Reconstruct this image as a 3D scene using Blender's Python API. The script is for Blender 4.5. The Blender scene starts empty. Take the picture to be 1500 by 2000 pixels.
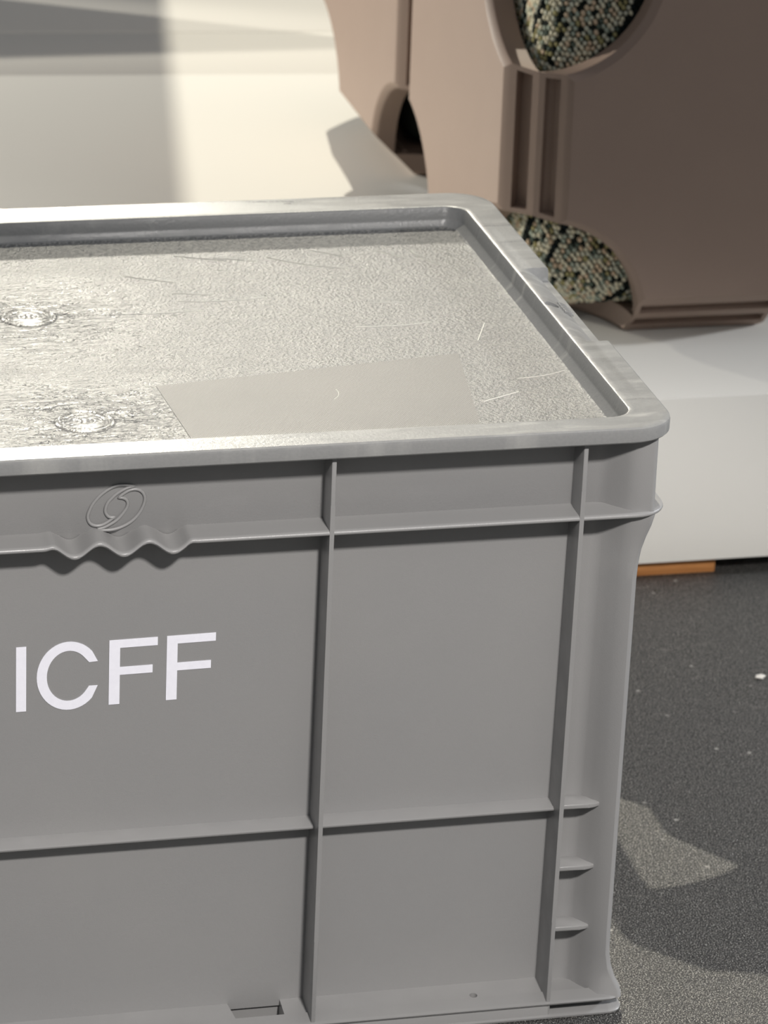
import bpy, bmesh, math, random
from mathutils import Vector, Matrix
random.seed(7)
scene = bpy.context.scene
C = scene.collection

# ------------------------------------------------------------------ camera
YAW, PITCH, ROLL = 0.23930835, 0.38689602, 0.03542623
fw = Vector((math.sin(YAW)*math.cos(PITCH), math.cos(YAW)*math.cos(PITCH), -math.sin(PITCH)))
rt = Vector((math.cos(YAW), -math.sin(YAW), 0)); up = rt.cross(fw)
r2 = rt*math.cos(ROLL) + up*math.sin(ROLL); u2 = -rt*math.sin(ROLL) + up*math.cos(ROLL)
cd = bpy.data.cameras.new('camera'); cam = bpy.data.objects.new('camera', cd); C.objects.link(cam)
m = Matrix((r2, u2, -fw)).transposed().to_4x4()
m.translation = Vector((-0.54259, -1.59970, 0.97848))
cam.matrix_world = m
cd.sensor_fit = 'VERTICAL'; cd.sensor_height = 24.0; cd.lens = 7015.2/2000*24.0
cd.clip_start = 0.05; cd.clip_end = 60
cd.dof.use_dof = True; cd.dof.focus_distance = 1.80; cd.dof.aperture_fstop = 14.0
scene.camera = cam

# ------------------------------------------------------------------ world, lamps, exposure
w = bpy.data.worlds.new('hall'); scene.world = w; w.use_nodes = True
bg = w.node_tree.nodes['Background']; bg.inputs[0].default_value = (0.93, 0.96, 1.0, 1); bg.inputs[1].default_value = 0.26

def spot(name, loc, target, power, color, size_deg, radius, blend=0.3):
    ld = bpy.data.lights.new(name, 'SPOT'); ld.energy = power; ld.color = color
    ld.spot_size = math.radians(size_deg); ld.spot_blend = blend; ld.shadow_soft_size = radius
    o = bpy.data.objects.new(name, ld); C.objects.link(o); o.location = loc
    d = Vector(target) - Vector(loc); o.rotation_euler = d.to_track_quat('-Z', 'Y').to_euler()
    return o
KD = Vector((0.0856, 0.67, 0.9275)).normalized()
spot('track_lamp_rear', Vector((0.05, 0.5, 0.2)) + KD*20.0, (0.0, 0.6, 0.1), 12500, (1.0, 0.94, 0.79), 14, 0.035)
spot('track_lamp_side', (-2.5, 3.10, 0.86), (0.08, 1.12, 0.25), 560, (1.0, 0.95, 0.84), 19, 0.025, 0.25)
spot('track_lamp_front', (-0.05, -1.75, 1.75), (-0.02, -0.46, 0.22), 235, (1.0, 0.96, 0.92), 34.5, 0.08, 0.25)
spot('fill_lamp_right', (3.2, 0.30, 1.30), (0.25, 0.55, 0.10), 260, (0.93, 0.96, 1.0), 26, 0.10)  # added fill lamp, lifts the platform's right side and the floor
spot('glare_lamp_far', (0.46, 8.0, 3.24), (-0.46, 0.18, 0.34), 1300, (1.0, 0.95, 0.82), 8, 0.14, 0.8)  # added lamp, narrow beam on the lid to give its left side glare

vs = scene.view_settings; vs.view_transform = 'Standard'; vs.look = 'None'; vs.exposure = 0.0; vs.gamma = 1.0
vs.use_curve_mapping = False

# ------------------------------------------------------------------ helpers
def link(name, bm, mat=None, parent=None, smooth=None):
    bmesh.ops.recalc_face_normals(bm, faces=bm.faces)
    me = bpy.data.meshes.new(name); bm.to_mesh(me); bm.free()
    if smooth is not None:
        me.shade_smooth()
        me.set_sharp_from_angle(angle=math.radians(smooth))
    o = bpy.data.objects.new(name, me); C.objects.link(o)
    if mat: me.materials.append(mat)
    if parent: o.parent = parent
    return o
def inst(o, parent=None):
    c = o.copy(); C.objects.link(c)
    if parent is not None: c.parent = parent
    return c
def tag(o, label=None, cat=None, group=None, kind=None):
    if label: o['label'] = label
    if cat: o['category'] = cat
    if group: o['group'] = group
    if kind: o['kind'] = kind
    return o
def empty(name, loc=(0, 0, 0)):
    o = bpy.data.objects.new(name, None); C.objects.link(o); o.location = loc; o.empty_display_size = 0.02
    return o
def box(bm, x0, x1, y0, y1, z0, z1, bev=0, seg=2):
    vs_ = [bm.verts.new(p) for p in ((x0,y0,z0),(x1,y0,z0),(x1,y1,z0),(x0,y1,z0),(x0,y0,z1),(x1,y0,z1),(x1,y1,z1),(x0,y1,z1))]
    fs = [bm.faces.new([vs_[i] for i in f]) for f in ((0,3,2,1),(4,5,6,7),(0,1,5,4),(1,2,6,5),(2,3,7,6),(3,0,4,7))]
    if bev:
        es = list({e for f in fs for e in f.edges})
        bmesh.ops.bevel(bm, geom=es, offset=bev, segments=seg, profile=0.5, affect='EDGES')
def prism(bm, pts, axis, a, b, bev=0, seg=2):
    """extrude a closed polygon (2-D pts) along axis 'x','y' or 'z' from a to b"""
    def P(u, v, t): return {'x': (t, u, v), 'y': (u, t, v), 'z': (u, v, t)}[axis]
    A = [bm.verts.new(P(u, v, a)) for u, v in pts]; B = [bm.verts.new(P(u, v, b)) for u, v in pts]
    n = len(pts); fs = [bm.faces.new(A), bm.faces.new(B[::-1])]
    for i in range(n): fs.append(bm.faces.new((A[i], A[(i+1) % n], B[(i+1) % n], B[i])))
    if bev:
        es = list({e for f in fs for e in f.edges})
        bmesh.ops.bevel(bm, geom=es, offset=bev, segments=seg, profile=0.5, affect='EDGES')
def loft(bm, loops, cap0=True, cap1=True):
    rows = [[bm.verts.new(p) for p in lp] for lp in loops]
    n = len(rows[0])
    for a, b in zip(rows, rows[1:]):
        for i in range(n):
            bm.faces.new((a[i], a[(i+1) % n], b[(i+1) % n], b[i]))
    if cap0: bm.faces.new(rows[0][::-1])
    if cap1: bm.faces.new(rows[-1])
    return rows
def tube(bm, pts, r, closed=True, n=6, up_=Vector((0, -1, 0))):
    pts = [Vector(p) for p in pts]; N = len(pts); rings = []
    for i, p in enumerate(pts):
        a = pts[i-1] if (closed or i > 0) else p; b = pts[(i+1) % N] if (closed or i < N-1) else p
        t = (b-a).normalized(); s = t.cross(up_).normalized(); u = s.cross(t)
        rings.append([bm.verts.new(p + s*r*math.cos(2*math.pi*k/n) + u*r*math.sin(2*math.pi*k/n)) for k in range(n)])
    for i in range(N if closed else N-1):
        A, B = rings[i], rings[(i+1) % N]
        for k in range(n): bm.faces.new((A[k], A[(k+1) % n], B[(k+1) % n], B[k]))
def cut(o, bm):
    """real opening: subtract the solid in bm from o"""
    me = bpy.data.meshes.new('cutter'); bmesh.ops.recalc_face_normals(bm, faces=bm.faces); bm.to_mesh(me); bm.free()
    k = bpy.data.objects.new('cutter', me); C.objects.link(k)
    md = o.modifiers.new('b', 'BOOLEAN'); md.object = k; md.operation = 'DIFFERENCE'; md.solver = 'EXACT'
    bpy.context.view_layer.update()
    dg = bpy.context.evaluated_depsgraph_get()
    new = bpy.data.meshes.new_from_object(o.evaluated_get(dg))
    o.modifiers.clear(); old = o.data; o.data = new; new.name = old.name
    new.shade_smooth(); new.set_sharp_from_angle(angle=math.radians(30))
    bpy.data.objects.remove(k); bpy.data.meshes.remove(me)
def cyl(bm, c, r, z0, z1, n=20):
    prism(bm, [(c[0]+r*math.cos(2*math.pi*k/n), c[1]+r*math.sin(2*math.pi*k/n)) for k in range(n)], 'z', z0, z1)

# ------------------------------------------------------------------ materials
def srgb(r, g, b):
    f = lambda c: (c/255/12.92) if c/255 <= 0.04045 else ((c/255+0.055)/1.055)**2.4
    return (f(r), f(g), f(b), 1)
class NT:
    def __init__(s, name):
        s.m = bpy.data.materials.new(name); s.m.use_nodes = True; s.t = s.m.node_tree
        s.b = s.t.nodes['Principled BSDF']; s.tc = s.t.nodes.new('ShaderNodeTexCoord')
    def n(s, kind, **k):
        nd = s.t.nodes.new('ShaderNode'+kind)
        for a, v in k.items(): setattr(nd, a, v)
        return nd
    def l(s, a, b): s.t.links.new(a, b)
    def noise(s, scale, detail=2, rough=0.5, vec=None, dist=0.0):
        nd = s.n('TexNoise'); nd.inputs['Scale'].default_value = scale; nd.inputs['Detail'].default_value = detail
        nd.inputs['Roughness'].default_value = rough; nd.inputs['Distortion'].default_value = dist
        s.l(vec or s.tc.outputs['Object'], nd.inputs['Vector']); return nd.outputs['Fac']
    def mapping(s, scale=(1, 1, 1), rot=(0, 0, 0), loc=(0, 0, 0)):
        nd = s.n('Mapping'); nd.inputs['Scale'].default_value = scale; nd.inputs['Rotation'].default_value = rot
        nd.inputs['Location'].default_value = loc; s.l(s.tc.outputs['Object'], nd.inputs['Vector']); return nd.outputs[0]
    def ramp(s, fac, *stops):
        nd = s.n('ValToRGB'); e = nd.color_ramp.elements
        while len(e) < len(stops): e.new(0.5)
        for k, (p, c) in enumerate(stops):
            e[k].position = p; e[k].color = c if len(c) == 4 else (*c, 1)
        s.l(fac, nd.inputs[0]); return nd.outputs[0]
    def math(s, op, a, b=None, clamp=False):
        nd = s.n('Math', operation=op, use_clamp=clamp)
        for i, v in enumerate((a, b)):
            if v is None: continue
            if isinstance(v, (int, float)): nd.inputs[i].default_value = v
            else: s.l(v, nd.inputs[i])
        return nd.outputs[0]
    def maprange(s, v, a, b, c, d):
        nd = s.n('MapRange'); s.l(v, nd.inputs[0])
        for i, x in enumerate((a, b, c, d)): nd.inputs[i+1].default_value = x
        return nd.outputs[0]
    def mix(s, fac, a, b, blend='MIX'):
        nd = s.n('Mix', data_type='RGBA', blend_type=blend)
        for i, v in ((0, fac), (6, a), (7, b)):
            if isinstance(v, (int, float, tuple)): nd.inputs[i].default_value = v
            else: s.l(v, nd.inputs[i])
        return nd.outputs[2]
    def bump(s, h, strength, dist, prev=None):
        nd = s.n('Bump'); nd.inputs['Strength'].default_value = strength; nd.inputs['Distance'].default_value = dist
        s.l(h, nd.inputs['Height'])
        if prev is not None: s.l(prev, nd.inputs['Normal'])
        return nd.outputs[0]
    def done(s, col=None, rough=None, normal=None, spec=None):
        for nm, v in (('Base Color', col), ('Roughness', rough), ('Normal', normal), ('Specular IOR Level', spec)):
            if v is None: continue
            if isinstance(v, (int, float, tuple)): s.b.inputs[nm].default_value = v
            else: s.l(v, s.b.inputs[nm])
        return s.m
BLK, WHT = (0, 0, 0, 1), (1, 1, 1, 1)
def mat_crate():
    k = NT('grey_plastic')
    cl = k.noise(9, 4); col = k.mix(cl, srgb(138, 138, 139), srgb(148, 147, 146))
    dust = k.ramp(k.noise(900, 2, 0.6), (0.70, BLK), (0.80, WHT)); big = k.ramp(k.noise(14, 3), (0.55, BLK), (0.75, WHT))
    col = k.mix(k.math('MULTIPLY', k.math('MULTIPLY', dust, big), 0.20), col, srgb(190, 188, 182))
    rough = k.maprange(k.noise(60, 3), 0.3, 0.7, 0.30, 0.44)
    nb = k.bump(k.noise(1600, 2), 0.10, 0.0006)
    return k.done(col, rough, nb, 0.5)
GATES = ((-0.2962, 0.2415), (-0.2897, 0.0792))
def mat_lid():
    k = NT('scuffed_grey_plastic')
    ob = k.tc.outputs['Object']
    # distance to the two moulding gates
    dists = []
    for gx, gy in GATES:
        d = k.n('VectorMath', operation='DISTANCE'); mp = k.mapping((1, 1, 0)); k.l(mp, d.inputs[0])
        d.inputs[1].default_value = (gx, gy, 0); dists.append(d.outputs['Value'])
    dmin = k.math('MINIMUM', *dists)
    wob = k.math('ADD', dmin, k.math('MULTIPLY', k.math('SUBTRACT', k.noise(26, 3), 0.5), 0.06))
    near = k.maprange(wob, 0.025, 0.085, 1.0, 0.0)
    near.node.clamp = True
    streak = k.noise(1, 4, 0.6, k.mapping((30, 150, 1), (0, 0, 0.15)))
    smear = k.noise(1, 5, 0.65, k.mapping((14, 60, 1), (0, 0, 0.1)), 1.2)
    col = k.mix(k.noise(12, 4), srgb(128, 129, 130), srgb(140, 140, 139))
    col = k.mix(k.math('MULTIPLY', k.ramp(streak, (0.56, BLK), (0.74, WHT)), 0.35), col, srgb(196, 195, 190))
    r0 = k.maprange(smear, 0.3, 0.7, 0.24, 0.42)
    rough = k.math('SUBTRACT', r0, k.math('MULTIPLY', near, 0.08))
    pebble = k.noise(560, 3, 0.55)
    sx = k.n('SeparateXYZ'); k.l(ob, sx.inputs[0])
    onfl = k.maprange(sx.outputs['Z'], 0.3228, 0.3239, 1.0, 0.10)
    pk = k.ramp(pebble, (0.40, BLK), (0.62, WHT))
    col = k.mix(k.math('MULTIPLY', onfl, 0.8), col, k.mix(pk, srgb(80, 81, 82), srgb(132, 131, 128)))
    rough = k.math('ADD', rough, k.math('MULTIPLY', k.math('MULTIPLY', pk, onfl), 0.14))
    amp = k.math('SUBTRACT', 1.0, k.math('MULTIPLY', near, 0.75))
    h = k.math('MULTIPLY', k.math('MULTIPLY', pebble, amp), onfl)
    near = k.math('MULTIPLY', near, onfl)
    ringy = k.noise(1, 3, 0.6, k.mapping((70, 230, 1)), 1.5)
    h2 = k.math('MULTIPLY', ringy, near)
    nb = k.bump(h, 0.75, 0.0016)
    nb = k.bump(h2, 0.6, 0.006, nb)
    return k.done(col, rough, nb, 0.5)
def mat_patch():
    k = NT('fine_grained_plastic')
    w1 = k.n('TexWave', bands_direction='X'); w1.inputs['Scale'].default_value = 330; k.l(k.mapping((1, 1, 0), (0, 0, 0.6)), w1.inputs[0])
    w2 = k.n('TexWave', bands_direction='Y'); w2.inputs['Scale'].default_value = 330; k.l(k.mapping((1, 1, 0), (0, 0, 0.6)), w2.inputs[0])
    h = k.math('ADD', k.math('MULTIPLY', w1.outputs['Fac'], w2.outputs['Fac']), k.math('MULTIPLY', k.noise(700, 2), 0.8))
    col = k.mix(k.noise(14, 3), srgb(112, 111, 109), srgb(122, 120, 117))
    return k.done(col, 0.50, k.bump(h, 0.35, 0.0008), 0.5)
def mat_brown():
    k = NT('brown_moulded_plastic')
    col = k.mix(k.noise(18, 4), srgb(141, 121, 109), srgb(147, 127, 114))
    nb = k.bump(k.noise(1300, 3), 0.18, 0.0006)
    return k.done(col, 0.52, nb, 0.45)
def mat_white(name, a, b, grain=0.05):
    k = NT(name)
    col = k.mix(k.noise(3, 4), a, b)
    sp = k.ramp(k.noise(70, 2), (0.80, BLK), (0.83, WHT))
    col = k.mix(k.math('MULTIPLY', sp, 0.2), col, srgb(150, 146, 140))
    return k.done(col, 0.55, k.bump(k.noise(500, 2), grain, 0.001), 0.3)
def mat_floor():
    k = NT('dusty_black_floor')
    col = k.mix(k.noise(2.5, 5, 0.6), srgb(26, 26, 28), srgb(38, 37, 36))
    grit = k.noise(950, 2, 0.6)
    v = k.n('TexVoronoi'); v.inputs['Scale'].default_value = 55; k.l(k.mapping((1.0, 1.0, 1)), v.inputs['Vector'])
    fl = k.ramp(v.outputs['Distance'], (0.05, WHT), (0.11, BLK))
    sel = k.ramp(k.noise(16, 3), (0.46, BLK), (0.54, WHT))
    col = k.mix(k.math('MULTIPLY', k.math('MULTIPLY', fl, sel), 0.75), col, srgb(190, 187, 180))
    sc = k.ramp(k.noise(1, 4, 0.65, k.mapping((28, 170, 1), (0, 0, -0.12)), 1.4), (0.62, BLK), (0.70, WHT))
    col = k.mix(k.math('MULTIPLY', sc, 0.40), col, srgb(150, 146, 140))
    flake = k.ramp(k.noise(1300, 2, 0.6), (0.555, BLK), (0.62, WHT))      # metallic glitter grains in the vinyl
    col = k.mix(flake, col, srgb(214, 212, 205))
    k.l(flake, k.b.inputs['Metallic'])
    rough = k.maprange(grit, 0.3, 0.7, 0.55, 0.40)
    return k.done(col, rough, k.bump(grit, 0.7, 0.0024), 0.6)
def mat_wood():
    k = NT('pine_wood')
    g = k.noise(1, 4, 0.6, k.mapping((12, 60, 220)), 0.6)
    return k.done(k.ramp(g, (0.3, srgb(140, 88, 46)), (0.7, srgb(196, 138, 84))), 0.6, k.bump(g, 0.2, 0.001), 0.3)
def mat_plain(name, c, rough=0.5, spec=0.4, nz=300, amt=0.05):
    k = NT(name); col = k.mix(k.noise(nz, 2), c, tuple(min(1, x*1.1) for x in c[:3])+(1,))
    return k.done(col, rough, k.bump(k.noise(nz*3, 2), amt, 0.0005), spec)
def mat_yarn():
    k = NT('tweed_yarn')
    a = k.n('Attribute'); a.attribute_name = 'yarn'
    col = k.mix(k.noise(2500, 2), a.outputs['Color'], (0.03, 0.035, 0.03, 1)); col.node.inputs[0].default_value = 0.15
    col2 = k.mix(0.12, a.outputs['Color'], (0.03, 0.035, 0.03, 1))
    return k.done(col2, 0.85, k.bump(k.noise(3000, 2), 0.4, 0.0006), 0.15)
M = dict(crate=mat_crate(), lid=mat_lid(), patch=mat_patch(), brown=mat_brown(),
         white=mat_white('white_laminate', srgb(222, 220, 214), srgb(228, 226, 220)),
         cream=mat_white('off_white_laminate', srgb(222, 219, 212), srgb(228, 225, 218)),
         floor=mat_floor(), wood=mat_wood(), vinyl=mat_plain('white_vinyl', srgb(236, 236, 246), 0.4),
         yarn=mat_yarn(), backing=mat_plain('dark_weave_backing', srgb(34, 38, 35), 0.9, 0.1),
         scratch=mat_plain('scratched_plastic', srgb(205, 204, 198), 0.35),
         chip=mat_plain('white_chip', srgb(225, 222, 214), 0.6), board=mat_plain('grey_board', srgb(168, 168, 172), 0.6))

# ------------------------------------------------------------------ setting
Z0 = 0.010            # everything below is measured with the crate's base flange at -Z0
bm = bmesh.new(); box(bm, -9, 9, -6, 20, -0.1, 0.0)
fl = tag(link('floor', bm, M['floor']), kind='structure', label='dusty black exhibition floor with scuffs and grit')

bm = bmesh.new(); box(bm, -9, 9, 20, 20.2, 0, 8.5)
tag(link('wall_back', bm, M['cream']), kind='structure', label='plain pale far wall of the exhibition hall')
PT = 0.1348
def plat_poly(y0, y1, slope=-0.088, x0=-1.6, x1=1.7):
    return [(x0, y0(x0)), (x1, y0(x1)), (x1, y1(x1)), (x0, y1(x0))]
back = lambda x: 1.4345 - 0.088*(x)
pl = empty('display_platform', (0, 0.583, 0)); tag(pl, 'low white platform carrying the brown panel structure behind the crate', 'platform')
bm = bmesh.new(); prism(bm, [(x, y-0.583) for x, y in plat_poly(lambda x: 0.583, back)], 'z', 0.0130, PT, 0.0012, 2)
link('deck', bm, M['white'], pl, 30)
pr = empty('display_platform', (0, 1.44, 0)); tag(pr, 'rear white platform boards beyond the back edge of the low platform', 'platform')
for a, b in ((0.003, 0.149), (0.1505, 1.6)):
    bm = bmesh.new(); prism(bm, [(x, y-1.44) for x, y in plat_poly(lambda x: back(x)+a, lambda x: back(x)+b)], 'z', 0.0, PT-0.001, 0.0008, 2)
    link('board', bm, M['cream'], pr, 30)
bm = bmesh.new(); box(bm, -0.42, 0.2315, 0.5915, 0.75, 0.0, 0.0130, 0.0012)
tag(link('wooden_block', bm, M['wood'], None, 30), 'thin brown wooden block under the white platform beside the crate', 'wood block')
# added unseen blockers that shape the lamp shadows on the platforms
bm = bmesh.new(); box(bm, -1.7, 0.362, 4.0, 4.012, 2.25, 5.0, 0.002)  # added blocker, draws the rear lamp's straight shadow edge
tag(link('blocker_banner', bm, M['cream'], None, 30), 'added unseen white banner blocking the rear lamp, high behind the rear platform', 'banner')
bm = bmesh.new(); box(bm, -1.9, -0.20, 1.745, 1.765, PT-0.001, PT+0.108, 0.002)  # added blocker, keeps the side lamp off the rear platform
tag(link('blocker_board', bm, M['board'], None, 30), 'added unseen low grey board blocking the side lamp along the rear white platform', 'board')

# ------------------------------------------------------------------ modular panel structure
L, R, T = 0.258, 0.0775, 0.019
CX, CY, CZ = 0.1165, 0.698, 0.1535
SY = 0.3167/0.258
def panel_mesh():
    bm = bmesh.new()
    lv = [(T+0.0008, 0.0050, 0.0), (T-0.0003, 0.0040, 0.0006), (T-0.0035, 0.0006, 0.0036), (T-0.0045, 0.0, 0.0046),
          (0.0009, 0.0, T-0.0009), (0.0, 0.0, T)]
    n = 16; loops = []
    for os_, oa, d in lv:
        rr = R+oa; a0 = math.asin(os_/rr); lp = []
        for cx, cy, st in ((L/2, -L/2, math.pi), (L/2, L/2, 1.5*math.pi), (-L/2, L/2, 0), (-L/2, -L/2, 0.5*math.pi)):
            for k in range(n+1):      # concave arc round the corner, clockwise
                a = st - a0 - (math.pi/2-2*a0)*k/n
                lp.append((cx+rr*math.cos(a), cy+rr*math.sin(a), d))
        loops.append(lp)
    rows = loft(bm, loops)
    bm.faces.ensure_lookup_table()
    bmesh.ops.recalc_face_normals(bm, faces=bm.faces)
    N = 4*(n+1); A, B = rows[3], rows[4]
    for q in range(4):
        i = q*(n+1)+n; j = (i+1) % N
        want = {A[i], A[j], B[i], B[j]}
        f = next(f for f in A[i].link_faces if set(f.verts) == want)
        bmesh.ops.inset_individual(bm, faces=[f], thickness=0.0050, depth=0)
        bmesh.ops.inset_individual(bm, faces=[f], thickness=0.0003, depth=-0.0085)
    me = bpy.data.meshes.new('panel'); bm.to_mesh(me); bm.free()
    me.shade_smooth(); me.set_sharp_from_angle(angle=math.radians(28)); me.materials.append(M['brown'])
    return me
PM = panel_mesh()
st = empty('modular_panel_box', (CX, CY, PT)); tag(st, 'tall box of dark brown moulded panels with scooped corners on the white platform', 'modular box')
def panel(center, udir, vdir, ndir, su=1.0):
    """centre of outer face; ndir points from outer to inner face"""
    o = bpy.data.objects.new('panel', PM); C.objects.link(o)
    mt = Matrix((Vector(udir)*su, Vector(vdir), Vector(ndir))).transposed().to_4x4()
    mt.translation = Vector(center) - Vector((CX, CY, PT)); o.parent = st; o.matrix_local = mt
    return o
ROWS = 3
for j in range(ROWS):
    zc = CZ + L*(j+0.5)
    panel((CX+L/2, CY-T, zc), (1, 0, 0), (0, 0, 1), (0, 1, 0))
    for k in range(2):
        yc = CY + 0.3167*(k+0.5)
        panel((CX-T, yc, zc), (0, -1, 0), (0, 0, 1), (1, 0, 0), SY)
        panel((CX+L+T, yc, zc), (0, 1, 0), (0, 0, 1), (-1, 0, 0), SY)
for k in range(2):
    yc = CY + 0.3167*(k+0.5)
    panel((CX+L/2, yc, CZ-T+0.0003), (0, 1, 0), (-1, 0, 0), (0, 0, 1), SY)
    for q in (1, 2): panel((CX+L/2, yc, CZ+q*L-T/2), (0, 1, 0), (-1, 0, 0), (0, 0, 1), SY)
panel((CX+L/2, CY+2*0.3167+T, CZ+L/2), (-1, 0, 0), (0, 0, 1), (0, -1, 0))

# ------------------------------------------------------------------ tweed pouf inside the box
PX0, PX1, PY0, PY1, PZ0, PZ1, PR = CX+0.006, CX+L-0.006, CY+0.008, CY+0.262, CZ+0.001, CZ+L-0.004, 0.035
bm = bmesh.new(); box(bm, PX0, PX1, PY0, PY1, PZ0, PZ1, PR, 8)
pouf = empty('tweed_pouf', ((PX0+PX1)/2, (PY0+PY1)/2, PZ0)); tag(pouf, 'green and cream tweed pouf tucked inside the brown panel box', 'pouf')
o = link('body', bm, M['backing'], pouf, 60); o.matrix_parent_inverse = Matrix.Translation(-pouf.location)
def pouf_point(s, h):
    """s runs from the left face round the vertical edge to the front face (0 at the edge middle); h is height"""
    q = PR*math.pi/4
    if s < -q: d = Vector((-1, 0, 0)); c = Vector((PX0+PR, PY0+PR+(-q-s), 0))
    elif s > q: d = Vector((0, -1, 0)); c = Vector((PX0+PR+(s-q), PY0+PR, 0))
    else:
        a = math.pi/4 + (s/q)*math.pi/4
        d = Vector((-math.cos(a), -math.sin(a), 0)); c = Vector((PX0+PR, PY0+PR, 0))
    H = PZ1-PZ0; ql = PR*math.pi/2
    if h < ql:
        b = math.pi/2 - h/PR; nrm = d*math.cos(b) - Vector((0, 0, 1))*math.sin(b); c = c + Vector((0, 0, PZ0+PR))
    elif h > ql + H-2*PR:
        b = (h-ql-(H-2*PR))/PR; nrm = d*math.cos(b) + Vector((0, 0, 1))*math.sin(b); c = c + Vector((0, 0, PZ1-PR))
    else: nrm = d; c = c + Vector((0, 0, PZ0+PR+h-ql))
    return c + nrm*PR, nrm, d
PAL = [srgb(240, 233, 206), srgb(222, 222, 202), srgb(182, 192, 176), srgb(178, 170, 122), srgb(228, 204, 174), srgb(100, 112, 102), srgb(30, 36, 34)]
WTS = [30, 24, 16, 10, 14, 6, 4]
ico_v = []; ph = (1+5**.5)/2
for a, b in ((1, ph), (-1, ph), (1, -ph), (-1, -ph)): ico_v += [(0, a, b), (a, b, 0), (b, 0, a)]
ico_v = [Vector(v).normalized() for v in ico_v]
ico_f = []
for i in range(12):
    for j in range(i+1, 12):
        for k in range(j+1, 12):
            if all((ico_v[p]-ico_v[q]).length < 1.06 for p, q in ((i, j), (j, k), (i, k))):
                nn = (ico_v[j]-ico_v[i]).cross(ico_v[k]-ico_v[i])
                ico_f.append((i, j, k) if nn.dot(ico_v[i]) > 0 else (i, k, j))
V, F, COL = [], [], []
TH = math.radians(24); hmax = (PZ1-PZ0) - 2*PR + PR*math.pi
du, dv = 0.0034, 0.0041
for i in range(-110, 111):
    for j in range(-110, 111):
        u = i*du; v = (j + 0.5*(i % 2))*dv + 0.0006*math.sin(i*1.7)
        s = u*math.cos(TH) + v*math.sin(TH) ; h = hmax/2 - u*math.sin(TH) + v*math.cos(TH)
        if not (-0.215 < s < 0.22 and 0.004 < h < hmax-0.004): continue
        dark = (i % 26) in (3, 4) or (i % 26) in (11,)
        if dark and random.random() < 0.85: col = random.choice([PAL[6], PAL[6], (0.006, 0.012, 0.016, 1)])
        else: col = random.choices(PAL, WTS)[0]
        if random.random() < 0.05: continue
        p, nrm, d = pouf_point(s + random.uniform(-.0004, .0004), h + random.uniform(-.0004, .0004))
        e1 = Vector((0, 0, 1)).cross(d).normalized(); e2 = nrm.cross(e1)
        ax = e1*math.sin(TH) + e2*(-math.cos(TH)); bx_ = nrm.cross(ax)
        ra, rb, rc = 0.00235*random.uniform(.85, 1.2), 0.0018*random.uniform(.85, 1.15), 0.0017*random.uniform(.7, 1.3)
        base = len(V)
        for q in ico_v: V.append(p + nrm*(0.0002 + q.z*rc) + ax*(q.x*ra) + bx_*(q.y*rb))
        F += [tuple(base+x for x in f) for f in ico_f]; COL += [col]*12
me = bpy.data.meshes.new('woven_knots'); me.from_pydata([tuple(v) for v in V], [], F); me.update()
at_ = me.color_attributes.new('yarn', 'FLOAT_COLOR', 'POINT'); at_.data.foreach_set('color', [c for q in COL for c in q])
me.shade_smooth(); me.materials.append(M['yarn'])
kn = bpy.data.objects.new('woven_knots', me); C.objects.link(kn); kn.parent = pouf; kn.matrix_parent_inverse = Matrix.Translation(-pouf.location)
kn['kind'] = 'stuff'

# added unseen wedge that trims the rear lamp's light patch on the floor
bm = bmesh.new(); prism(bm, [(0.136, 0), (0.366, 0), (0.366, 0.215), (0.262, 0.215)], 'y', CY+0.010, CY+0.24, 0.012, 3)
o = link('blocker_cushion', bm, M['backing'], None, 60); o.location = (0, 0, CZ+2*L+T/2+0.001)
tag(o, 'added unseen dark wedge cushion blocking rear light in the top compartment of the brown panel box', 'cushion')
bm = bmesh.new(); box(bm, CX+0.012, CX+L-0.006, CY+0.425, CY+0.60, CZ+0.001, CZ+L-0.02, 0.02, 4)  # added dark block so the gap in the left panels stays dark
tag(link('blocker_cushion', bm, M['backing'], None, 60), 'added dark cushion keeping the left gap dark at the back of the brown panel box', 'cushion')

# ------------------------------------------------------------------ grey crate
LW, LD, H = 0.60, 0.40, 0.335
cr = empty('storage_crate', (-LW/2, LD/2, 0)); tag(cr, 'large grey ribbed plastic storage crate with white letters on its front', 'crate')
OFF = Matrix.Translation((LW/2, -LD/2, Z0))
def cpart(name, bm, mat='crate', smooth=30, parent=None):
    o = link(name, bm, M[mat], None, smooth)
    if parent is None: o.parent = cr; o.matrix_parent_inverse = OFF
    else: o.parent = parent
    return o
yw = lambda z: 0.025 + (0.286-z)*0.052       # front wall
yr = lambda z: 0.0044 + 0.037*(H-z)          # outer edge of the vertical ribs
def quad_contour(wf, ws, kf, ks):
    """inset pairs (ix from the side, iy from the front): front wall -> corner post -> side wall"""
    q = [(0.0365, wf), (0.0335, wf-0.0005), (0.0310, wf-0.0022), (0.0272, wf-(wf-kf)*0.40), (0.0235, wf-(wf-kf)*0.66),
         (0.0200, kf+(wf-kf)*0.13), (ks+0.0034, kf+0.0003), (ks+0.0016, kf+0.0009), (ks+0.0006, kf+0.0022), (ks, kf+0.005)]
    q += [(ks+0.0012, kf+0.012), (ws-(ws-ks)*0.30, kf+0.020), (ws-0.001, kf+0.028), (ws, kf+0.034)]
    return q
def contour(z, wf, ws, kf, ks):
    q = quad_contour(wf, ws, kf, ks); pts = [(-ix, iy, z) for ix, iy in q]
    pts += [(-ix, LD-iy, z) for ix, iy in q[::-1]]
    pts += [(-LW+ix, LD-iy, z) for ix, iy in q]
    pts += [(-LW+ix, iy, z) for ix, iy in q[::-1]]
    return pts
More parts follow.
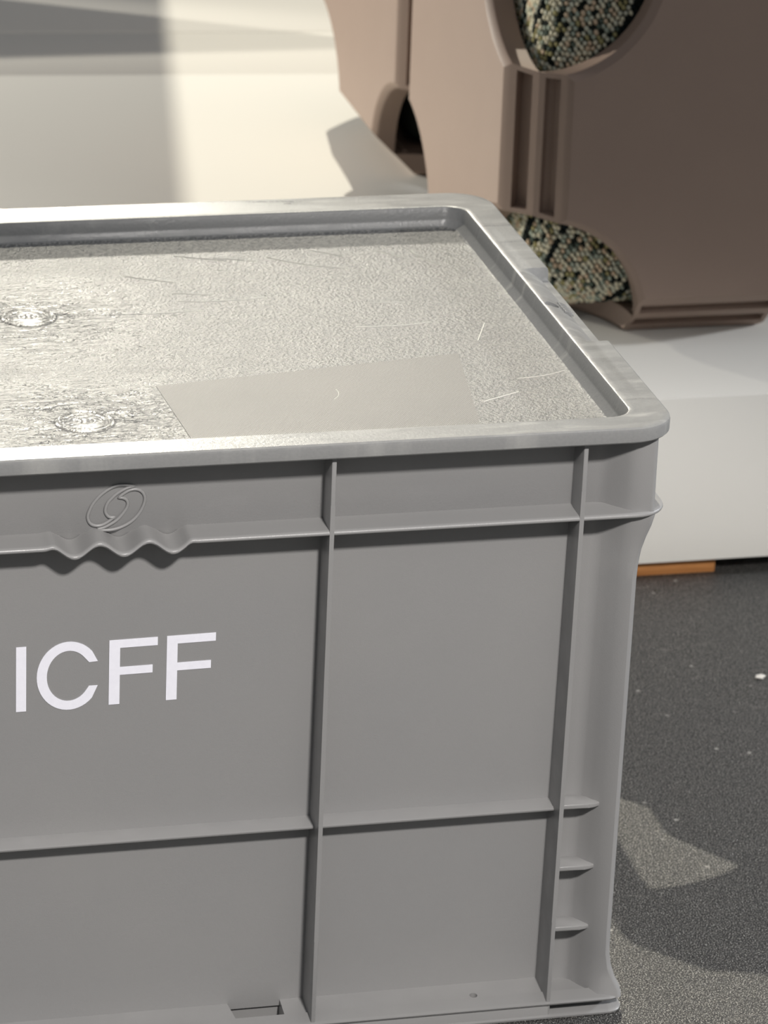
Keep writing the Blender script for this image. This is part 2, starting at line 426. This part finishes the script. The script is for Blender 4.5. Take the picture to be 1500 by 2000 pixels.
lv = [(-0.0098, 0.042, 0.034, 0.0225, 0.0125), (-0.0012, 0.042, 0.034, 0.0225, 0.0125), (-0.0008, 0.0398, 0.032, 0.0165, 0.0060), (0.004, 0.0396, 0.032, 0.0170, 0.0068), (0.010, 0.0393, 0.032, 0.0178, 0.0098),
      (0.017, 0.0390, 0.032, 0.0180, 0.0122), (0.026, 0.0385, 0.032, 0.0180, 0.0136), (0.04, 0.0378, 0.031, 0.0176, 0.0139), (0.245, yw(0.245), 0.027, 0.0135, 0.0135),
      (0.255, yw(0.255), 0.026, 0.0130, 0.0132), (0.263, yw(0.263), 0.026, 0.0124, 0.0122), (0.270, yw(0.270), 0.025, 0.0114, 0.0105), (0.277, yw(0.277), 0.024, 0.0100, 0.0084),
      (0.284, 0.0252, 0.024, 0.0088, 0.0070), (0.2865, 0.0230, 0.024, 0.0085, 0.0080), (0.322, 0.0218, 0.022, 0.0082, 0.0082), (0.3268, 0.0217, 0.022, 0.0082, 0.0082)]
bm = bmesh.new(); loft(bm, [contour(*a) for a in lv], cap1=False); body = cpart('body', bm, smooth=40)

def outline(fi, si, rad, dense=None, n=8):
    """closed path with inward normals: front/back inset fi, sides inset si"""
    P = []
    x1, x0, y0, y1 = -si, -LW+si, fi, LD-fi
    xs = dense or [x0+rad, x1-rad]
    for x in xs: P.append(((x, y0), (0, 1)))
    def arc(cx, cy, a0):
        for k in range(n+1):
            a = a0 + math.pi/2*k/n; P.append(((cx+rad*math.cos(a), cy+rad*math.sin(a)), (-math.cos(a), -math.sin(a))))
    arc(x1-rad, y0+rad, -math.pi/2); arc(x1-rad, y1-rad, 0); arc(x0+rad, y1-rad, math.pi/2); arc(x0+rad, y0+rad, math.pi)
    return P
def straight(x, y): return False
def sweep(bm, path, prof, zfun=None, cap=None):
    rows = []
    for (x, y), (nx, ny) in path:
        dz = zfun(x, y) if zfun else 0
        rows.append([bm.verts.new((x+nx*d, y+ny*d, z+dz)) for d0, z in prof for d in ((d0 if (cap is None or straight(x, y)) else min(d0, cap)),)])
    N = len(rows); m_ = len(prof)
    for i in range(N):
        a, b = rows[i], rows[(i+1) % N]
        for k in range(m_): bm.faces.new((a[k], a[(k+1) % m_], b[(k+1) % m_], b[k]))
def sstep(a, b, x):
    t = max(0, min(1, (x-a)/(b-a))); return t*t*(3-2*t)
def wave(x, y):
    if y > 0.1: return 0
    wd = sstep(-0.3215, -0.3135, x) * (1-sstep(-0.2510, -0.2440, x))
    return wd*(-0.0020 - 0.0032*math.cos(2*math.pi*(x+0.2808)/0.0245))
ZL = 0.2858
xs = [-0.59+0.024] + [-0.50+0.02*i for i in range(9)] + [-0.325+0.0012*i for i in range(70)] + [-0.22+0.02*i for i in range(11)]
bm = bmesh.new()
sweep(bm, outline(0.0062, 0.0002, 0.0188, xs), [(0.028, ZL+0.0014), (0.012, ZL+0.0006), (0.0022, ZL+0.0004), (0.0010, ZL+0.0002), (0.0003, ZL-0.0004), (0, ZL-0.0012), (0.0004, ZL-0.0020), (0.0012, ZL-0.0024), (0.028, ZL-0.0024)], wave, 0.0185)
cpart('upper_ledge', bm, smooth=50)

def rib_front(x, back_=False):
    th = 0.00115; zs = [-0.0098, 0.05, 0.12, 0.20, 0.30, 0.3268]
    pts = [(yr(z), z) for z in zs] + [((yw(z) if z < .28 else .0225)+0.004, z) for z in zs[::-1]]
    if back_: pts = [(LD-y, z) for y, z in pts]
    bm = bmesh.new(); prism(bm, pts, 'x', x-th, x+th, 0.0006, 2)
    o = cpart('vertical_rib', bm); return o
for x in (-0.0479, -0.1769, -0.4231, -0.5521):
    rib_front(x); rib_front(x, True)
def rib_side(y, left=False):
    th = 0.00115; pts = [(-0.0165, 0.0), (-0.0165, 0.284), (-0.0260, 0.284), (-0.036, 0.0)]
    if left: pts = [(-LW-u, v) for u, v in pts]
    bm = bmesh.new(); prism(bm, pts, 'y', y-th, y+th, 0.0006, 2); cpart('vertical_rib', bm)
for y in (0.060, 0.150, 0.250, 0.340):
    rib_side(y); rib_side(y, True)

ZM = 0.1135
def shelf(x0, x1, z, depth, name='lower_ledge', back_=False):
    y = yw(z); f = (lambda v: LD-v) if back_ else (lambda v: v)
    bm = bmesh.new()
    prism(bm, [(f(y+0.003), z+0.0013), (f(y-depth+0.001), z+0.0006), (f(y-depth), z), (f(y-depth), z-0.0008), (f(y-depth+0.0006), z-0.0014), (f(y+0.003), z-0.0016)], 'x', x0, x1)
    cpart(name, bm, smooth=50)
for a, b in ((-0.1769, -0.0479), (-0.4231, -0.1769), (-0.5521, -0.4231)):
    shelf(a, b, ZM, 0.0115); shelf(a, b, ZM, 0.0115, back_=True)
def fin(z, mx=False):
    y = yw(z); d = 0.0118
    pts = [(-0.0479, y+0.003), (-0.0479, y-d), (-0.0300, y-d-0.0004), (-0.0265, y-d), (-0.0238, y-d+0.0012), (-0.0216, y-d+0.0030), (-0.0205, y-d+0.0055), (-0.022, y+0.003)]
    if mx: pts = [(-LW-u, v) for u, v in pts]
    bm = bmesh.new(); prism(bm, pts, 'z', z-0.0013, z+0.0013, 0.0006, 2); cpart('corner_fin', bm, smooth=50)
for z in (ZM+0.0005, ZM-0.0372, ZM-0.0745):
    fin(z); fin(z, True)

# base flange: solid front/back bars between the ribs, two plates that run round the corners
def bar(back_=False):
    f = (lambda v: LD-v) if back_ else (lambda v: v)
    bm = bmesh.new()
    prism(bm, [(f(a), b) for a, b in [(0.044, 0.0034), (0.0205, 0.0006), (0.0183, 0.0001), (0.0172, -0.0010), (0.0168, -0.0030), (0.0168, -0.0086), (0.0176, -0.0098), (0.044, -0.0098)]], 'x', -0.5521, -0.0479)
    return cpart('base_flange', bm, smooth=50)
fb = bar(); bar(True)
bm = bmesh.new()
prism(bm, [(-0.2165, 0.0245), (-0.1905, 0.0245), (-0.1905, 0.050), (-0.2205, 0.050)], 'z', -0.0080, 0.03); cut(fb, bm)
bm = bmesh.new(); cyl(bm, (-0.0865, 0.0285), 0.0021, -0.0075, 0.02); cut(fb, bm)
for nm, za, zb in (('corner_plate', 0.0006, -0.0018), ('base_plate', -0.0074, -0.0099)):
    bm = bmesh.new()
    sweep(bm, outline(0.0158, 0.0052, 0.009), [(0.03, za+0.0018), (0.0020, za), (0.0006, za-0.0003), (0, za-0.0010), (0.0004, zb+0.0003), (0.0012, zb), (0.03, zb)], None, 0.0088)
    for sx_ in (0, 1):
        for sy_ in (0, 1):
            X = (lambda v: -LW-v) if sx_ else (lambda v: v); Y = (lambda v: LD-v) if sy_ else (lambda v: v)
            prism(bm, [(X(-0.0485), Y(0.0236)), (X(-0.0130), Y(0.0236)), (X(-0.0130), Y(0.046)), (X(-0.0485), Y(0.046))], 'z', zb+0.0001, za+0.0006)
    cpart(nm, bm, smooth=50)

# raised oval emblem on the upper band
def emblem():
    sh = [[(660,192),(590,183),(520,182),(450,200),(380,240),(310,300),(250,375),(215,450),(205,500),(220,545),(250,572),(300,582),(350,572),(400,545),(440,515),(465,497),(430,500),(400,485),(378,450),(378,410),(400,355),(440,310),(490,265),(550,228),(600,205)],
          [(305,612),(360,600),(420,570),(490,525),(545,465),(585,405),(595,360),(580,325),(545,308),(508,305),(540,275),(600,237),(660,222),(710,232),(745,262),(762,310),(752,370),(720,440),(670,505),(610,555),(540,592),(470,615),(400,625),(340,622)]]
    root = None
    for pts in sh:
        P = []
        for u, v in pts:
            x = -0.3072 + u*0.0764/1500
            z = 0.3220 - v*0.0544/1000 - u*0.0043/1500
            P.append((x, 0.0225-0.0003 - (z-0.30)*0.02, z))
        # smooth closed curve through the traced points
        n = len(P); Q = []
        sharp = {(660,192), (465,497), (305,612), (508,305)}
        for i in range(n):
            p0, p1, p2, p3 = (Vector(P[(i+k) % n]) for k in (-1, 0, 1, 2))
            if pts[i] in sharp: p0 = p1
            if pts[(i+1) % n] in sharp: p3 = p2
            for t in (0, .33, .66):
                Q.append(0.5*((2*p1)+(p2-p0)*t+(2*p0-5*p1+4*p2-p3)*t*t+(3*p1-p0-3*p2+p3)*t**3))
        bm = bmesh.new(); tube(bm, Q, 0.00085, True, 8)
        cpart('emblem_outline', bm, smooth=60)
emblem()

# white vinyl letters
def letter(polys):
    bm = bmesh.new()
    for poly in polys:
        A = [bm.verts.new((x, yw(z)-0.00035, z)) for x, z in poly]; B = [bm.verts.new((x, yw(z)+0.0003, z)) for x, z in poly]
        bm.faces.new(A); n = len(A)
        for i in range(n): bm.faces.new((A[i], A[(i+1) % n], B[(i+1) % n], B[i]))
    cpart('letter', bm, 'vinyl', 20)['label'] = 'white vinyl letter'
def zt(x): return 0.2238 + (x+0.33)*0.014      # the line of type climbs very slightly
def zb_(x): return 0.1874 + (x+0.33)*0.014
def rect(x0, x1, a, b):   # a,b in cap-height units from the baseline
    f = lambda x, t: zb_(x) + t*0.0364
    return [(x0, f(x0, a)), (x1, f(x1, a)), (x1, f(x1, b)), (x0, f(x0, b))]
letter([rect(-0.3318, -0.3267, 0, 1)])
ring = []; cxx, czz = -0.3052, (zt(-.305)+zb_(-.305))/2
ro, ri = 0.0192, 0.0142; ax_ = 0.0162; axi = 0.0111
outer, inner = [], []
for k in range(41):
    a = math.radians(36 + (324-36)*k/40)
    outer.append((cxx + ax_*math.cos(a), czz + ro*math.sin(a))); inner.append((cxx + axi*math.cos(a), czz + ri*math.sin(a)))
outer[0] = (cxx+ax_*0.905, czz+0.0074); inner[0] = (cxx+axi*0.87+0.0006, czz+0.0071)
outer[-1] = (cxx+ax_*0.905, czz-0.0064); inner[-1] = (cxx+axi*0.87+0.0006, czz-0.0064)
letter([[outer[i], outer[i+1], inner[i+1], inner[i]] for i in range(40)])
def F_(x0, w1, w2):
    f = lambda x, t: zb_(x) + t*0.0364
    st_ = 0.0055
    P = [(0, 0), (st_, 0), (st_, .455), (w2, .455), (w2, .575), (st_, .575), (st_, .875), (w1, .875), (w1, 1), (0, 1)]
    letter([[(x0+u, f(x0+u, t)) for u, t in P]])
F_(-0.2848, 0.0246, 0.0222); F_(-0.2555, 0.0250, 0.0228)

# ------------------------------------------------------------------ lid
ld = empty('crate_lid', (-LW/2, LD/2, H+Z0-0.008)); tag(ld, 'scuffed grey plastic lid with recessed tray top lying on the crate', 'lid')
LOFF = Matrix.Translation((LW/2, -LD/2, Z0)) ; LOFF = Matrix.Translation((0, 0, Z0)) @ Matrix.Translation(-Vector((-LW/2, LD/2, H+Z0-0.008)))
NY = [0.1293, 0.1303, 0.1313, 0.15, 0.17, 0.19, 0.21, 0.23, 0.2517, 0.2527, 0.2537]
def lid_loop(ins, z, rad, fi=None, bi=None):
    fi = ins if fi is None else fi; bi = ins if bi is None else bi
    x1, x0, y0, y1 = -ins, -LW+ins, fi, LD-bi; P = []; n = 10
    def arc(cx, cy, a0):
        for k in range(n+1):
            a = a0 + math.pi/2*k/n; P.append((cx+rad*math.cos(a), cy+rad*math.sin(a), z))
    arc(x1-rad, y0+rad, -math.pi/2)
    for y in NY: P.append((x1, y, z))
    arc(x1-rad, y1-rad, 0); arc(x0+rad, y1-rad, math.pi/2)
    for y in NY[::-1]: P.append((x0, y, z))
    arc(x0+rad, y0+rad, math.pi)
    # hand notch: the outer part of the side rims drops away
    out = []
    for x, y, z_ in P:
        on = sstep(0.1293, 0.1313, y) * (1-sstep(0.2517, 0.2537, y))
        e = min(-x, x+LW)
        if on > 0 and e < 0.0165 and z_ > 0.3285:
            t = 1-e/0.0165
            z_ = max(0.3279, z_ - on*0.0069*(t**1.1)); pull = on*0.0040*max(0, 1-e/0.010)
            x = x - pull if x > -LW/2 else x + pull
        out.append((x, y, z_))
    return out
FZ = 0.3226
loops = [lid_loop(0.036, FZ-0.0016, 0.004, 0.036, 0.042), lid_loop(0.0300, FZ-0.0016, 0.006, 0.0285, 0.036), lid_loop(0.0240, 0.3222, 0.010, 0.0225, 0.0305), lid_loop(0.0208, 0.3262, 0.012, 0.0192, 0.0277),
         lid_loop(0.0195, 0.3268, 0.012, 0.018, 0.0265), lid_loop(0.0090, 0.3268, 0.018), lid_loop(0.0050, 0.3267, 0.020), lid_loop(0.0008, 0.3268, 0.024), lid_loop(0.0001, 0.3276, 0.0245), lid_loop(0.0, 0.3330, 0.0245),
         lid_loop(0.0004, 0.3343, 0.0242), lid_loop(0.0014, 0.33495, 0.0235), lid_loop(0.0040, 0.3350, 0.022), lid_loop(0.0080, 0.3350, 0.020), lid_loop(0.012, 0.3350, 0.017),
         lid_loop(0.0165, 0.3350, 0.0145, 0.0165, 0.024), lid_loop(0.0190, 0.3350, 0.0130, 0.0175, 0.0262), lid_loop(0.0198, 0.3347, 0.0125, 0.0182, 0.0270), lid_loop(0.0205, 0.3338, 0.012, 0.0188, 0.0277),
         lid_loop(0.0218, 0.3280, 0.0113, 0.0200, 0.0286), lid_loop(0.0223, 0.3268, 0.0110, 0.0205, 0.0290), lid_loop(0.0258, 0.3237, 0.0090, 0.0236, 0.0308), lid_loop(0.0264, 0.3229, 0.008, 0.0243, 0.0314),
         lid_loop(0.0268, FZ+0.0001, 0.0075, 0.0252, 0.0320), lid_loop(0.0285, FZ, 0.006, 0.0270, 0.0335)]
bm = bmesh.new(); loft(bm, loops)
lt = link('tray', bm, M['lid'], ld, 35); lt.matrix_parent_inverse = LOFF
bm = bmesh.new(); cyl(bm, (-0.0148, 0.1925), 0.0040, 0.3240, 0.345); cut(lt, bm)
def lpart(name, bm, mat='lid', smooth=35):
    o = link(name, bm, M[mat], ld, smooth); o.matrix_parent_inverse = LOFF; return o
for k in range(5):
    y = 0.1990 - 0.0036*k; bm = bmesh.new()
    pts = [(-e_, 0.3350-0.0068*(1-e_/0.0165)**1.15+0.0004) for e_ in (0.0098, 0.0080, 0.0062, 0.0046)]
    prism(bm, [(x, z+0.0006) for x, z in pts] + [(x, z-0.0012) for x, z in pts[::-1]], 'y', y-0.0007, y+0.0007, 0.0002, 1); lpart('grip_ridge', bm, smooth=60)
def lathe(name, c, prof, mat='lid', n=48):
    bm = bmesh.new(); rows = []
    for r_, z in prof:
        rows.append([bm.verts.new((c[0]+r_*math.cos(2*math.pi*k/n), c[1]+r_*math.sin(2*math.pi*k/n), FZ+z)) for k in range(n)])
    for a, b in zip(rows, rows[1:]):
        for i in range(n): bm.faces.new((a[i], a[(i+1) % n], b[(i+1) % n], b[i]))
    bm.faces.new(rows[-1])
    lpart(name, bm, mat, 60)
for gx, gy in GATES:
    lathe('gate_mark', (gx, gy), [(0.0165, -0.0002), (0.0148, 0.0003), (0.0143, 0.0009), (0.0137, 0.0010), (0.0131, 0.0003), (0.0118, 0.0002), (0.0114, 0.0007), (0.0108, 0.0007),
                                  (0.0100, 0.0002), (0.0080, 0.0005), (0.0062, 0.0010), (0.0048, 0.0008), (0.0040, 0.0003), (0.0030, 0.0005), (0.0022, 0.0013), (0.0010, 0.0015)])
bm = bmesh.new()
prism(bm, [(-0.2395, 0.0262), (-0.0950, 0.0262), (-0.0770, 0.1535), (-0.2455, 0.1255)], 'z', FZ-0.0004, FZ+0.00025)
lpart('grained_patch', bm, 'patch')['label'] = 'finely grained rectangular patch'
bm = bmesh.new()
for px, py, ln, an, cv in ((-0.105, 0.178, 0.042, 0.06, .002), (-0.225, 0.272, 0.030, -0.5, .001), (-0.205, 0.243, 0.022, -0.25, 0), (-0.190, 0.232, 0.050, 0.02, .003), (-0.13, 0.29, 0.05, -0.55, .004),
                           (-0.115, 0.305, 0.02, -0.7, 0), (-0.08, 0.30, 0.018, -0.9, 0), (-0.06, 0.29, 0.03, -1.2, .002), (-0.19, 0.305, 0.03, -0.4, 0), (-0.17, 0.30, 0.025, -0.35, 0),
                           (-0.06, 0.16, 0.03, 1.2, 0), (-0.16, 0.075, 0.015, 1.3, .002), (-0.045, 0.09, 0.03, 0.3, .002), (-0.075, 0.06, 0.025, 0.5, 0), (-0.1, 0.215, 0.02, -0.1, 0), (-0.23, 0.215, 0.05, 0.0, .002)):
    P = []
    for k in range(7):
        t = k/6-0.5; x = px+0.004+ln*t*math.cos(an) - cv*(t*t*4-1)*math.sin(an); y = py+0.026+ln*t*math.sin(an) + cv*(t*t*4-1)*math.cos(an)
        P.append((x, y, FZ+0.00008))
    tube(bm, P, 0.00022, False, 5, Vector((0, 0, 1)))
o = lpart('scratch_marks', bm, 'scratch', 60); o['kind'] = 'stuff'

# ------------------------------------------------------------------ crumb on the floor
bm = bmesh.new(); bmesh.ops.create_icosphere(bm, subdivisions=2, radius=0.0026)
for v in bm.verts: v.co *= random.uniform(.7, 1.2); v.co.z *= 0.5; v.co.x *= 1.5
o = link('paint_chip', bm, M['chip'], None, 40); o.location = (0.2065, 0.4175, 0.0010); tag(o, 'white crumb lying on the black floor right of the crate', 'crumb')
